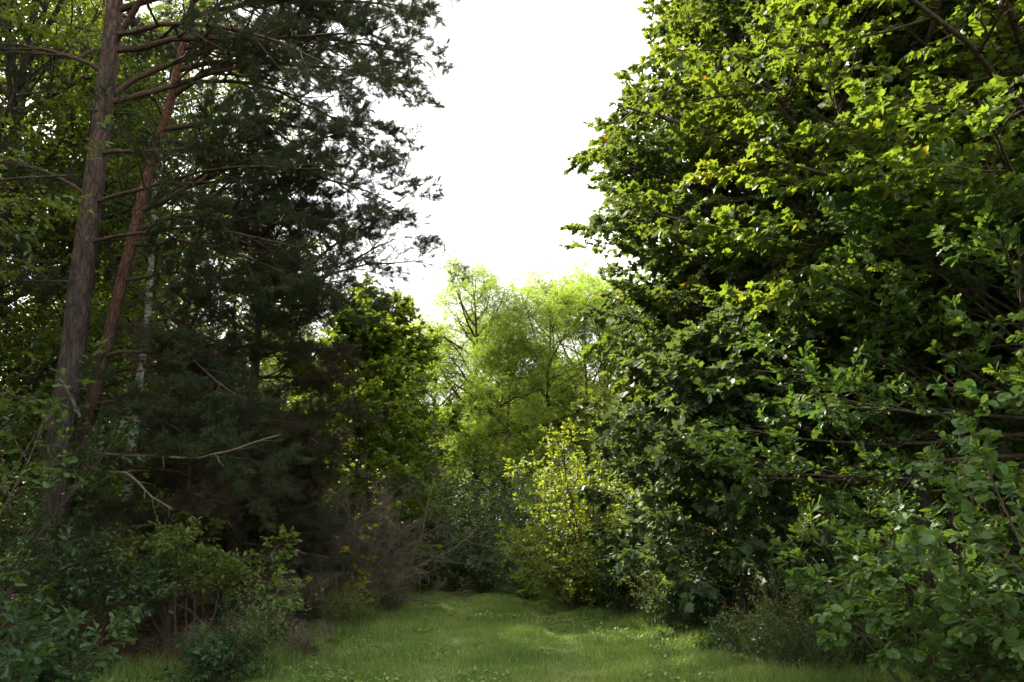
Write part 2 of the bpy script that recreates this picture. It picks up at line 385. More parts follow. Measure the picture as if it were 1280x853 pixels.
gx = np.concatenate([-np.geomspace(9, 900, 26)[::-1], np.linspace(-8.8, 8.8, 130), np.geomspace(9, 900, 26)])
gy = np.concatenate([-np.geomspace(6, 900, 22)[::-1], np.linspace(-5.5, 30, 230), np.geomspace(30.5, 1200, 30)])
X, Y = np.meshgrid(gx, gy); Z = np.where((np.abs(X) < 60) & (np.abs(Y) < 80), hgt(X, Y), .05)
nx, ny = len(gx), len(gy); ii = (np.arange(ny - 1)[:, None] * nx + np.arange(nx - 1)[None]).ravel()
gm = bpy.data.materials.new('soil_and_turf'); gm.use_nodes = True; t = gm.node_tree; pb = t.nodes['Principled BSDF']
pb.inputs['Roughness'].default_value = .95; pb.inputs['Specular IOR Level'].default_value = .1
at_ = t.nodes.new('ShaderNodeAttribute'); at_.attribute_name = 'tint'
tcn = t.nodes.new('ShaderNodeTexCoord'); n1 = t.nodes.new('ShaderNodeTexNoise'); n1.inputs['Scale'].default_value = 7; n1.inputs['Detail'].default_value = 8; n1.inputs['Roughness'].default_value = .7
t.links.new(tcn.outputs['Object'], n1.inputs['Vector'])
c1 = t.nodes.new('ShaderNodeValToRGB'); c1.color_ramp.elements[0].position = .3; c1.color_ramp.elements[1].position = .7
c1.color_ramp.elements[0].color = (.030, .020, .012, 1); c1.color_ramp.elements[1].color = (.095, .062, .034, 1)
c2 = t.nodes.new('ShaderNodeValToRGB'); c2.color_ramp.elements[0].position = .3; c2.color_ramp.elements[1].position = .7
c2.color_ramp.elements[0].color = (.055, .095, .022, 1); c2.color_ramp.elements[1].color = (.11, .15, .045, 1)
for c_ in (c1, c2): t.links.new(n1.outputs['Fac'], c_.inputs['Fac'])
mi = t.nodes.new('ShaderNodeMix'); mi.data_type = 'RGBA'; t.links.new(at_.outputs['Fac'], mi.inputs['Factor'])
t.links.new(c1.outputs['Color'], mi.inputs['A']); t.links.new(c2.outputs['Color'], mi.inputs['B']); t.links.new(mi.outputs['Result'], pb.inputs['Base Color'])
bp = t.nodes.new('ShaderNodeBump'); bp.inputs['Strength'].default_value = .8; bp.inputs['Distance'].default_value = .04
t.links.new(n1.outputs['Fac'], bp.inputs['Height']); t.links.new(bp.outputs[0], pb.inputs['Normal'])
cc, ww = path_x(Y); turf = np.clip(1.1 - (np.abs(X - cc) - ww) / .9 + .5 * noise2(X, Y, 1.6, 8), 0, 1) * (Y > -6)
g = link('ground', mesh('ground', np.stack([X, Y, Z], -1), np.stack([ii, ii + 1, ii + nx + 1, ii + nx], 1), gm, turf.ravel(), True), None, kind='structure', label='woodland floor of soil and short turf along the ride')

# grass of the ride: nobody could count the blades
def make_grass():
    rng = np.random.default_rng(5)
    def blades(x, y, h, wd, lean_s, tb):
        n = len(x); z = hgt(x, y) - .01; a = rng.uniform(0, 2 * np.pi, n); b = rng.uniform(0, 2 * np.pi, n)
        sd = np.stack([np.cos(a), np.sin(a), np.zeros(n)], 1) * (wd * .5)[:, None]; ln = np.stack([np.cos(b), np.sin(b), np.zeros(n)], 1) * (h * lean_s * rng.uniform(.3, 1.5, n))[:, None]
        p = np.stack([x, y, z], 1); m_ = p + ln * .35 + UP * (h * .6)[:, None]; tp = p + ln + UP * (h * .93)[:, None]
        V = np.stack([p - sd, p + sd, m_ + sd * .7, m_ - sd * .7, tp], 1); F = A([(0, 1, 2), (0, 2, 3), (3, 2, 4)])
        return V.reshape(-1, 3), ((np.arange(n) * 5)[:, None, None] + F[None]).reshape(-1, 3), np.repeat(tb, 5)
    N = 380000
    y = 7.5 + 24 * rng.random(N) ** 1.6; c, wd = path_x(y); x = c + wd * rng.uniform(-1.75, 1.85, N)
    e = (np.abs(x - c) - wd) / .9; keep = (rng.random(N) > .45 * np.exp(-((np.abs(x - c) - .75) / .25) ** 2) * (noise2(x, y, 2.2, 41) > -.1)) & (rng.random(N) < np.clip(1 - .75 * np.clip(e + .3 * noise2(x, y, 1.6, 8), 0, 1), .1, 1))
    x, y, c, wd = x[keep], y[keep], c[keep], wd[keep]; n = len(x)
    tuft = np.clip(noise2(x, y, 3.2, 12) * 1.6, 0, 1); tr = np.exp(-((np.abs(x - c) - .75) / .28) ** 2)
    tall = np.clip(noise2(x, y, 1.5, 33) * 2.2 - .5, 0, 1)
    h = (.04 + .085 * tuft + .055 * rng.random(n) + .10 * tall * rng.random(n)) * (1 - .55 * tr) * (1 + 1.1 * np.clip((np.abs(x - c) / wd - .75) * 2, 0, 1))
    tb = np.clip(.28 + .55 * noise2(x, y, 1.1, 20) + .35 * noise2(x, y, 4.5, 22) + .35 * rng.random(n) + .30 * tr, 0, .95); tb[rng.random(n) < .025 + .08 * tr + .08 * np.clip(np.abs(x - c) / wd - .8, 0, 1)] = 1
    a1 = blades(x, y, h, .004 + .0003 * y, .55, tb)
    V, F = a1[0], a1[1]
    return mesh('grass', V, F, M['grass'], a1[2])
link('grass', make_grass(), None, kind='stuff', label='short mown grass growing along the woodland ride', category='grass')

def make_herbs():
    rng = np.random.default_rng(61); N = 5200
    y = 7.5 + 14 * rng.random(N) ** 1.3; c, wd = path_x(y); x = c + wd * rng.uniform(-1.5, 1.4, N)
    k = (noise2(x, y, 1.8, 71) > .12) | (np.abs(x - c) > wd * .8); x, y = x[k], y[k]; n = len(x); per = 6
    X_, Y_ = np.repeat(x, per), np.repeat(y, per); a = rng.uniform(0, 6.283, n * per); el = rng.uniform(.15, .9, n * per)
    d = np.stack([np.cos(a) * np.cos(el), np.sin(a) * np.cos(el), np.sin(el)], 1); P0 = np.stack([X_, Y_, hgt(X_, Y_) + rng.uniform(.01, .08, n * per)], 1)
    nn = nrm(UP - d * d[:, 2:3] + rng.normal(0, .2, d.shape)); nn = nrm(nn - d * (nn * d).sum(1, keepdims=True)); yy = np.cross(nn, d)
    TV, TF = LEAF['oval']; s = rng.uniform(.025, .06, n * per)[:, None, None]
    V = P0[:, None] + s * (TV[None, :, 0:1] * d[:, None] + TV[None, :, 1:2] * yy[:, None] + TV[None, :, 2:3] * nn[:, None])
    F = (np.arange(n * per) * len(TV))[:, None, None] + TF[None]
    return mesh('ground_herbs', V, F.reshape(-1, 3), M['grass'], np.repeat(np.clip(rng.random(n * per), 0, .93), len(TV)))
link('ground_herbs', make_herbs(), None, kind='stuff', label='small broad leaved herbs scattered through the turf of the ride', category='herbs')

def make_litter():
    rng = np.random.default_rng(6); N = 26000
    y = 6 + 22 * rng.random(N) ** 1.2; x = rng.uniform(-9, 9, N); c, wd = path_x(y)
    k = rng.random(N) < np.clip((np.abs(x - c) - wd + .6) / 1.0, .05, 1); x, y = x[k], y[k]; n = len(x)
    P0 = np.stack([x, y, hgt(x, y) + .012], 1); d = nrm(rng.normal(0, 1, (n, 3)) * A([1, 1, .25])); nn = nrm(UP + rng.normal(0, .35, (n, 3))); nn = nrm(nn - d * (nn * d).sum(1, keepdims=True)); yy = np.cross(nn, d)
    TV, TF = LEAF['oval']; s = rng.uniform(.04, .09, n)[:, None, None]
    V = P0[:, None] + s * (TV[None, :, 0:1] * d[:, None] + TV[None, :, 1:2] * yy[:, None] + TV[None, :, 2:3] * nn[:, None])
    F = (np.arange(n) * len(TV))[:, None, None] + TF[None]
    return mesh('fallen_leaves', V, F.reshape(-1, 3), M['litter'], np.repeat(rng.random(n), len(TV)))
link('fallen_leaves', make_litter(), None, kind='stuff', label='brown fallen leaves under the trees', category='leaf litter')

# ------------------------------------------------------------------ pines
PL1 = dict(ln=.060, wd=.0038)
def pine_lv(k=1.0, t0=.22): return [(int(12 * k), t0, 1., 42, .42, 5, .10, .03, .45, .30), (8, .35, 1., 45, .36, 4, .14, .06, .7, .18), (6, .30, 1., 42, .42, 3, .12, .08, .8, .11)]

def pine(name, label, base, T, TR, limbs_list, seed, lv, m, mats, group=None, rb=.045, odd=.05, extra=None, ts=12):
    rng = np.random.default_rng(seed); lines, rad_ = [], []
    for (a, b, sag, r) in limbs_list:
        a = A([np.interp(a[2], T[:, 2], T[:, 0]), np.interp(a[2], T[:, 2], T[:, 1]), a[2]])
        lines.append(bend(a - base, b - base, sag, 9, rng, .035)); rad_.append(r * np.linspace(1, .22, 9))
    P, RR = A(lines), A(rad_)
    if extra is not None:
        P = np.concatenate([P, extra[0]]) if len(P) else extra[0]; RR = np.concatenate([RR, extra[1]]) if len(RR) else extra[1]
    return build_tree(name, label, 'pine tree', tuple(base), rng, (T - base, TR), (P, RR), lv, lambda g, Q, c: needles(g, Q, m, PL1['ln'], PL1['wd'], c, odd), mats, group, ts=ts)

# tall straight pine on the left
B1 = A([-6.12, 11., 0]); rng = np.random.default_rng(41)
T1 = trunk_line(B1 - UP * .1, A([-6.45, 11.1, 17.]), 22, rng, .02)
p1 = lambda x, y, Y=11.: px(x, y, Y)
limbs1 = [
    (p1(133, 60), p1(470, 50, 10.4), .15, .055), (p1(128, 125), p1(420, 5, 12.2), .25, .050), (p1(136, 128), p1(450, 60, 11.8), .05, .050),
    (p1(140, 55), p1(300, -120, 9.8), .3, .055), (p1(120, 192), p1(330, 150, 10.2), -.1, .035), (p1(116, 255), p1(420, 225, 9.6), .25, .032),
    (p1(108, 305), p1(430, 330, 10.), .30, .030), (p1(130, 40), p1(430, 110, 9.4), .3, .045), (p1(138, 10), p1(520, -20, 11.), .3, .06),
    (p1(138, -40), p1(540, -60, 10.5), .3, .06), (p1(138, -30), p1(500, 60, 12.4), .4, .06), (p1(104, 250), p1(-40, 210, 12.2), .2, .03), (p1(98, 360), p1(-40, 350, 12.4), .1, .02),
    (p1(133, 90), p1(-60, 40, 12.), .2, .04), (p1(140, -90), p1(440, -150, 11.5), .3, .06), (p1(140, -60), p1(-80, -90, 11.5), .3, .05)]
rg = np.random.default_rng(42)
ex1 = auto_limbs(rg, T1 - B1, 14, .66, .98, lambda f: 4.2 - 2.6 * f, lambda f: 10 + 45 * f, K=9, rbase=.06)
pine('pine_tree', 'tall thick straight pine with grey brown bark and long limbs over the ride', B1, T1, radii(.20, .06, 22, .25), limbs1, 43, pine_lv(1.2), 85, (M['pine_bark'], M['pine_twig'], M['needle']), 'pines at the left of the ride', extra=ex1, ts=18)

# thinner leaning pine beside it
B2 = A([-6.5, 11.6, 0.])
T2 = A([(-6.5, 11.6, -.1), (-6.42, 11.55, 1.2), tuple(px(104, 548, 11.5)), tuple(px(128, 450, 11.5)), tuple(px(160, 320, 11.6)), tuple(px(180, 235, 11.7)), tuple(px(214, 125, 11.9)), tuple(px(232, 40, 12.)), tuple(px(250, -40, 12.1)), (-4.4, 12.2, 13.8)])
tt = np.linspace(0, 9, 28); T2 = np.stack([np.interp(tt, np.arange(10), T2[:, k]) for k in range(3)], 1)
limbs2 = [
    (px(176, 265, 11.7), px(440, 165, 11.), .15, .05), (px(156, 305, 11.6), px(420, 375, 10.6), .3, .042), (px(152, 352, 11.6), px(330, 370, 10.5), .25, .032),
    (px(131, 446, 11.5), px(300, 500, 10.2), .3, .036), (px(118, 505, 11.5), px(280, 560, 10.), .2, .022), (px(116, 512, 11.5), px(330, 590, 10.2), .25, .024),
    (px(230, 165, 11.9), px(470, 185, 11.2), .15, .045), (px(214, 120, 11.9), px(400, 40, 11.5), .1, .05), (px(196, 190, 11.8), px(480, 250, 12.5), .3, .045),
    (px(236, 90, 12.), px(500, 110, 12.2), .2, .05), (px(235, 60, 12.), px(540, 70, 13.), .3, .05), (px(240, 20, 12.), px(520, 0, 12.8), .3, .045), (px(220, 110, 12.), px(490, 215, 10.6), .5, .04),
    (px(240, 0, 12.), px(430, -40, 10.8), .2, .04), (px(200, 180, 12.), px(400, 290, 13.2), .4, .04), (px(166, 300, 12.), px(470, 310, 12.4), .5, .045)]
ex2 = auto_limbs(np.random.default_rng(46), T2 - B2, 8, .78, .98, lambda f: 2.8 - 1.6 * f, lambda f: 15 + 40 * f, K=9, rbase=.04)
pine('pine_tree', 'thinner leaning pine with reddish bark close beside the thick straight pine', B2, T2, radii(.125, .035, 28, .2), limbs2, 47, pine_lv(1.2), 85, (M['pine_bark_red'], M['pine_twig'], M['needle']), 'pines at the left of the ride', extra=ex2)

# low dense pine whose drooping boughs hide its own trunk
B3 = A([-4.55, 13.2, 0.]); rng = np.random.default_rng(51)
T3 = trunk_line(B3 - UP * .1, A([-4.2, 13.3, 7.4]), 14, rng, .04)
ex3 = auto_limbs(rng, T3 - B3, 40, .07, .97, lambda f: 1.9 - .5 * f, lambda f: -8 + 38 * f, K=9, rbase=.035, trop=-.015, wob=.08)
limbs3 = [(px(385, 370, 13.), px(545, 345, 12.6), .35, .03), (px(400, 400, 13.), px(520, 300, 13.4), .2, .03), (px(380, 380, 13.), px(500, 250, 12.4), .1, .03)]
pine('pine_tree', 'low dense pine with drooping dark browning boughs between the leaning pine and the ride', B3, T3, radii(.13, .02, 14), limbs3, 52, pine_lv(1.0, .06), 38, (M['pine_bark'], M['pine_twig'], M['old_needle']), 'pines at the left of the ride', extra=ex3)
# second low one, nearer the big trunks
B4 = A([-4.9, 11.9, 0.]); rng = np.random.default_rng(55)
T4 = trunk_line(B4 - UP * .1, A([-4.7, 11.8, 4.2]), 12, rng, .04)
ex4 = auto_limbs(rng, T4 - B4, 24, .14, .97, lambda f: 2.1 - 1.1 * f, lambda f: -5 + 35 * f, K=9, rbase=.028, trop=-.01, wob=.09)
pine('young_pine', 'young shaded pine with thin brownish needles right of the two tall pine trunks', B4, T4, radii(.07, .015, 12), [], 56, pine_lv(.8), 24, (M['pine_bark'], M['pine_twig'], M['old_needle']), 'pines at the left of the ride', extra=ex4)
B5 = A([-3.9, 13.0, 0.]); rng = np.random.default_rng(58)
B5 = A([-4.15, 14.6, 0.]); T5 = trunk_line(B5 - UP * .1, B5 + A([.1, 0, 2.6]), 10, rng, .03)
ex5 = auto_limbs(rng, T5 - B5, 22, .06, .95, lambda f: 1.5 - .7 * f, lambda f: 15 + 35 * f, K=9, rbase=.02, wob=.08)
pine('young_pine', 'small grey green bushy young pine low beside the bare twiggy bush', B5, T5, radii(.045, .012, 10), [], 59, pine_lv(.8), 36, (M['pine_bark'], M['pine_twig'], M['old_needle']), 'pines at the left of the ride', extra=ex5)

# broken dead branch arching off the thick pine
rng = np.random.default_rng(60)
db = A([px(100, 522, 10.5), px(92, 505, 10.5), px(84, 488, 10.5), px(78, 477, 10.5), px(71, 475, 10.5)])
base_db = db[0].copy()
o = link('dead_branch', mesh('dead_branch', *tubes((db - base_db)[None], A([[.022, .022, .02, .018, .012]]), 7), M['dead_twig'], smooth=True), None, label='pale broken dead branch stub arching in front of the thick pine trunk', category='branch')
o.location = base_db
# thin bare dead boughs low across the dark pine foliage
for (a, b, c_, Yd, lab) in (((95, 566), (240, 578), (348, 545), 9.8, 'long thin bare bough sweeping low across the dark pine foliage'), ((108, 584), (160, 590), (215, 640), 9.7, 'short bare bough curving down below the long bare bough')):
    P = A([px(*a, 11.2), px(*[(a[i] * .5 + b[i] * .5) for i in (0, 1)], 10.4), px(*b, Yd), px((b[0] + c_[0]) / 2, (b[1] + c_[1]) / 2 + 4, Yd), px(*c_, Yd)])
    q = np.linspace(0, 4, 14); P = np.stack([np.interp(q, np.arange(5), P[:, k]) for k in range(3)], 1) + np.cumsum(rng.normal(0, .008, (14, 3)), 0)
    P0 = P[0].copy(); Rr = np.linspace(.026, .008, 14)
    tw, twr, _ = kids(rng, (P - P0)[None], Rr[None], 9, .3, 1., 45, .16, 4, .12, 0)
    o = link('dead_branch', mesh('dead_branch', *cat([tubes((P - P0)[None], Rr[None], 6), tubes(tw, twr, 3)]), M['dead_twig'], smooth=True), None, label=lab, category='branch', group='bare boughs under the pines'); o.location = P0

# ------------------------------------------------------------------ right side
towards_path = math.pi
broadleaf('maple_tree', 'big dark maple whose boughs hang over the right edge of the grass', (5.0, 13.2, 0), 101, 12.0, 3.2, .17, 'maple', .118, 'maple', n=62, z0=.20,
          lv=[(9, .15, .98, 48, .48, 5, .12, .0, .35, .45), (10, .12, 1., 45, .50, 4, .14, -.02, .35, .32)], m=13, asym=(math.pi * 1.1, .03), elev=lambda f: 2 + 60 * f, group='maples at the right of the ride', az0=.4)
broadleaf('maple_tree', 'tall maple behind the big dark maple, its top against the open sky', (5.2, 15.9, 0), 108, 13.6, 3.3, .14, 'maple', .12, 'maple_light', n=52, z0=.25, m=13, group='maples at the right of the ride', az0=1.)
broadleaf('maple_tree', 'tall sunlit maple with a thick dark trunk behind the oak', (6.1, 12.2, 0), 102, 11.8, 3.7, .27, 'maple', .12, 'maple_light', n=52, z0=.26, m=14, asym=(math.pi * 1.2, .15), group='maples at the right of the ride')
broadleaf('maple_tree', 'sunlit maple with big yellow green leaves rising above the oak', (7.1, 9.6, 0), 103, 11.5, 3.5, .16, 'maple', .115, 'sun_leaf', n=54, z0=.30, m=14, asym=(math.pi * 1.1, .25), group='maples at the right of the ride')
broadleaf('oak_tree', 'young oak with fresh green lobed leaves in front of the dark maple', (5.75, 8.5, 0), 104, 4.7, 2.7, .09, 'oak', .11, 'oak', n=50, z0=.46, z1=.98, m=11,
          lv=[(11, .2, 1., 45, .45, 5, .14, .04, .6, .3), (6, .15, 1., 45, .45, 4, .14, .05, .6, .18)], asym=(math.pi, .28), elev=lambda f: 4 + 40 * f, prof=lambda f: 2.7 - 1.3 * f, droop=.0, rnd=.5)
shrub('oak_sapling', 'low oak sapling between the dry weeds and the hazel bush', (3.75, 7.7, 0), 107, 1.75, 1.05, 'oak', .105, 'oak', n=13, m=7, lv=[(8, .35, 1., 50, .34, 5, .12, .03, .9, .2), (4, .2, 1., 45, .5, 4, .12, .0, .6, .14)], lo=35, hi=75, droop=.0)
shrub('hazel_bush', 'hazel bush with large round leaves at the bottom right corner', (3.85, 5.9, 0), 105, 2.5, 1.35, 'round', .085, 'hazel', n=24, m=10, lv=[(8, .15, 1., 50, .34, 5, .12, .03, .9, .2), (4, .2, 1., 45, .5, 4, .12, -.03, .6, .14)], lo=35, hi=85, droop=.3)
shrub('hornbeam_bush', 'bright yellow green hornbeam bush lit by the sun at the end of the dark maple', (1.45, 16.2, 0), 106, 3.1, 1.6, 'oval', .08, 'hornbeam', n=28, m=10, lv=[(12, .1, 1., 50, .34, 5, .12, .0, .9, .25), (6, .15, 1., 45, .5, 4, .12, -.02, .6, .16)], r0=.022, lo=30, hi=86)

# woods further in on the right
right_wood = [((9.4, 15.5), 15, 4.2, .20, 'woodland tree behind the tall sunlit maple'), ((7.0, 19.), 14, 4., .17, None), ((3.9, 21.5), 11, 3.2, .13, None), ((12.5, 20.), 15, 4.2, .2, None), ((6.4, 26.), 12, 3.6, .15, None),
              ((13.5, 13.), 15, 4.2, .2, None), ((10., 25.), 13, 4, .17, None), ((17., 18.), 15, 4.4, .2, None), ((15., 27.), 14, 4.2, .2, None)]
FARLV = [(9, .15, .98, 48, .50, 4, .14, .02, .5, .5), (8, .12, 1., 45, .50, 3, .14, .0, .5, .35)]
rt = broadleaf('woodland_tree', 'shaded woodland tree among its like deep behind the maples at the right', (9.4, 15.5, 0), 110, 14.5, 4.0, .18, 'diamond', .15, 'wood_leaf', n=46, z0=.08, m=11, lv=FARLV, split=False, group='woodland trees deep on the right')
rng = np.random.default_rng(9)
for (x, y), s in (((8.2, 19.8), .9), ((12.5, 20.), 1.), ((8.2, 28.), .8), ((13.8, 13.2), 1.), ((10.4, 25.5), .9), ((17., 18.), 1.05), ((15.5, 28), .95)):
    dup(rt, (x, y, 0), rng.uniform(0, 6.28), 'shaded woodland tree among its like deep behind the maples at the right', scale=s)
gs = 'young maples under the big dark maple'
broadleaf('young_maple', 'young maple with dark bluish leaves down to the grass below the big dark maple', (3.2, 11.7, 0), 115, 4.3, 1.3, .045, 'maple', .13, 'maple', n=32, z0=.06, m=10, lv=[(7, .15, 1, 45, .45, 4, .12, 0, .5, .3), (6, .15, 1, 45, .5, 4, .12, -.02, .5, .25)], group=gs)
broadleaf('young_maple', 'young maple filling the space between the big dark maple and the hornbeam bush', (3.15, 14.6, 0), 116, 5.6, 1.6, .055, 'maple', .135, 'maple', n=34, z0=.06, m=10, lv=[(7, .15, 1, 45, .45, 4, .12, 0, .5, .3), (6, .15, 1, 45, .5, 4, .12, -.02, .5, .25)], group=gs)
# thin dark trunks seen in the gap under the oak
for k, (x, y, r_, lab) in enumerate(((4.6, 12.0, .07, 'thin dark young tree stem in the gap left of the thick maple trunk'), (5.2, 13.6, .06, 'slender reddish stem just left of the thick maple trunk'), (7.1, 13.4, .10, 'dark young tree stem right of the thick maple trunk'), (4.2, 14.6, .055, 'slim dark stem under the boughs of the dark maple'))):
    broadleaf('young_tree', lab, (x, y, 0), 120 + k, 6.5, 1.5, r_, 'diamond', .10, 'maple', n=14, z0=.55, m=6, lv=[(6, .2, 1, 45, .5, 4, .12, .0, .5, .3), (5, .2, 1, 45, .5, 3, .12, 0, .5, .2)], group='young stems in the gap under the oak', lean=(rng.uniform(-.4, .4), 0))

# ------------------------------------------------------------------ left woods
lt = broadleaf('woodland_tree', 'leafy many limbed tree at the far left edge behind the thick pine', (-10.6, 15.8, 0), 130, 17, 4.2, .24, 'diamond', .125, 'maple_light', n=60, z0=.12, m=12, lv=FARLV, split=False, group='woodland trees behind the pines', elev=lambda f: 25 + 45 * f)
lt2 = broadleaf('woodland_tree', 'leafy tree with thin crown in the gap right of the leaning pine', (-8.2, 19.5, 0), 131, 15, 3.8, .17, 'diamond', .12, 'maple_light', n=50, z0=.08, m=9, lv=FARLV, split=False, group='woodland trees behind the pines')
rng = np.random.default_rng(10)
for (x, y), s, src in (((-14.8, 18.), .8, lt2), ((-8.8, 8.2), .8, lt2), ((-8.6, 3.0), .8, lt2), ((-12.5, 25), .75, lt), ((-18, 22), .75, lt2), ((-8.5, 30.), .8, lt2), ((-11, 20.5), 1.0, lt2), ((-12.6, 16.2), 1.0, lt2), ((-13.5, 22), 1.0, lt), ((-9.6, 17.4), .8, lt2), ((-16.5, 29), .6, lt), ((-22, 26), .6, lt), ((-14., 13.), .95, lt2), ((-19, 15), 1.0, lt), ((-12, 33), 1., lt2), ((-24, 19), 1., lt2)):
    dup(src, (x, y, 0), rng.uniform(0, 6.28), 'green woodland tree standing among its like behind the pines at the left', 'woodland trees behind the pines', scale=s)
broadleaf('birch_tree', 'birch with white and black banded trunk glimpsed right of the leaning pine', (-7.7, 16.2, 0), 132, 13, 2.2, .11, 'diamond', .06, 'wood_leaf', n=22, z0=.35, m=8, bark='birch_bark', lv=FARLV, split=True)
broadleaf('maple_tree', 'fresh green maple lit from behind at the right of the dark pine boughs', (-3.6, 18.6, 0), 133, 6.0, 1.9, .08, 'maple', .12, 'sun_leaf', n=42, z0=.12, m=8, group='smaller broadleaf trees left of the ride')
broadleaf('maple_tree', 'darker round topped maple just left of the acacias', (-4.1, 23.5, 0), 134, 8.0, 2.6, .12, 'maple', .13, 'sun_leaf', n=42, z0=.08, m=9, group='smaller broadleaf trees left of the ride')

# ------------------------------------------------------------------ acacias at the end of the ride
def acacia(label, loc, seed, h, rad, r0, n, lean=(0, 0), split=True, z0=.24):
    return broadleaf('acacia_tree', label, loc, seed, h, rad, r0, 'compound', .30, 'acacia', n=n, z0=z0, z1=.95, m=6, lean=lean, split=split, group='acacias at the end of the ride', trop=.03, prof=lambda f: rad * (.80 + .35 * math.sin(math.pi * min(1, f * 1.05)) - .35 * max(0, f - .6) / .4),
                     lv=[(8, .25, 1., 48, .60, 5, .12, .0, .8, .6), (8, .2, 1., 45, .55, 4, .14, .0, .8, .40)], elev=lambda f: 8 + 38 * f, rnd=.35, droop=.2, light=.1)
ac1 = acacia('airy yellow green acacia with a dark forked trunk at the end of the ride', (-1.35, 33, 0), 141, 11.9, 3.3, .19, 31, lean=(-.3, 0))
acacia('slim acacia with a thin slightly leaning trunk just right of the forked acacia', (-.45, 31.5, 0), 142, 9.2, 1.7, .10, 20, lean=(.5, 0), z0=.42)
ac3 = acacia('acacia with twin dark stems at the right end of the acacia row', (1.5, 33.5, 0), 143, 11.7, 3.5, .15, 36)
rng = np.random.default_rng(11)
for (x, y), s, l in (((4.2, 37.), 1.12, 'tallest acacia half hidden by the dark maple'), ((-6.0, 39.), .92, 'pale acacia behind the darker round topped maple'), ((7.8, 40), 1.1, 'acacia hidden deep behind the dark maple'), ((-3.4, 36.5), .86, 'rounded acacia behind the forked acacia at its left'), ((3.2, 35.5), .98, 'broad acacia beside the dark maple right of the twin stemmed acacia'), ((-.9, 38.5), .95, 'far acacia filling the gap between the forked and the twin stemmed acacia'), ((-8., 42), .9, 'acacia at the far left behind the small maples')):
    dup(ac3 if x > 0 else ac1, (x, y, 0), rng.uniform(0, 6.28), l, scale=s)
# far woodland closing the view
fw = broadleaf('woodland_tree', 'green tree of the far woodland belt behind the acacias', (0, 52, 0), 150, 10.5, 3.6, .18, 'diamond', .20, 'wood_leaf', n=44, z0=.03, m=11, lv=FARLV, split=False, group='far woodland belt')
for k in range(22):
    x = -34 + k * 3.3 + rng.uniform(-1, 1); y = 50 + rng.uniform(-4, 8)
    if abs(x) < 3 and k == 0: continue
    dup(fw, (x, y, 0), rng.uniform(0, 6.28), 'green tree of the far woodland belt behind the acacias', scale=rng.uniform(.8, 1.15) * (1.25 if abs(x) > 12 else .92))
for row, (yy, nn, sc) in enumerate(((46, 17, .42), (62, 24, 1.0))):
    for k in range(nn):
        x = (k - (nn - 1) / 2) * (3.1 if row == 0 else 3.8) + rng.uniform(-1, 1)
        dup(fw, (x, yy + rng.uniform(-2, 2), 0), rng.uniform(0, 6.28), ('low bushy tree in the thicket below the far woodland belt', 'green tree of the rearmost woodland belt')[row], ('low thicket before the far woodland belt', 'rearmost woodland belt')[row], scale=sc * rng.uniform(.85, 1.15))
for (x, y) in ((22, 24), (24, 33), (19, 36), (12, 34), (27, 16), (-27, 33), (-20, 38), (-28, 12), (21, 10), (17, 6), (-15, 7), (-20, 4)):
    dup(fw, (x, y, 0), rng.uniform(0, 6.28), 'green tree of the woodland standing deep at either side', 'woodland deep at either side', scale=rng.uniform(1.2, 1.5))

# ------------------------------------------------------------------ shrubs at the end of the ride and along its edges
dk = 'dark shrubs at the end of the ride'
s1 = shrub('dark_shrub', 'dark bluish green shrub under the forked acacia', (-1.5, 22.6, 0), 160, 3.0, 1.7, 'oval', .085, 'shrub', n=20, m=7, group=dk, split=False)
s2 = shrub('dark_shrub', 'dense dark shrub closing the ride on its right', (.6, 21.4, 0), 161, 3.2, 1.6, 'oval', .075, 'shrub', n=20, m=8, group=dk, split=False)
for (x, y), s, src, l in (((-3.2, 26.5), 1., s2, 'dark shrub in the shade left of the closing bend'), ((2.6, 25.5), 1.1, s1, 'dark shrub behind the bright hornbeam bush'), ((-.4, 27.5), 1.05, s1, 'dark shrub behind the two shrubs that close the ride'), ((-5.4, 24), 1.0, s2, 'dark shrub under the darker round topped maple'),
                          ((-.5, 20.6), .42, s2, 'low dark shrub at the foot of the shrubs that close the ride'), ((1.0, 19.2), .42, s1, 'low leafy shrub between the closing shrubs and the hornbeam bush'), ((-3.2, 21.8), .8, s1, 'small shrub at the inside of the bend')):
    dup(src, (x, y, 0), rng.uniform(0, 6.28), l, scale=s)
sr = 'undergrowth shrubs below the right hand maples'
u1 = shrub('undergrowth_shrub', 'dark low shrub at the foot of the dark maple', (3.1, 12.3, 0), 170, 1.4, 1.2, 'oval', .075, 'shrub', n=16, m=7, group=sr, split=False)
u2 = shrub('undergrowth_shrub', 'lit undergrowth shrub seen through the gap under the oak', (7.2, 16.5, 0), 171, 2.6, 1.6, 'oval', .085, 'maple_light', n=18, m=7, group=sr, split=False)
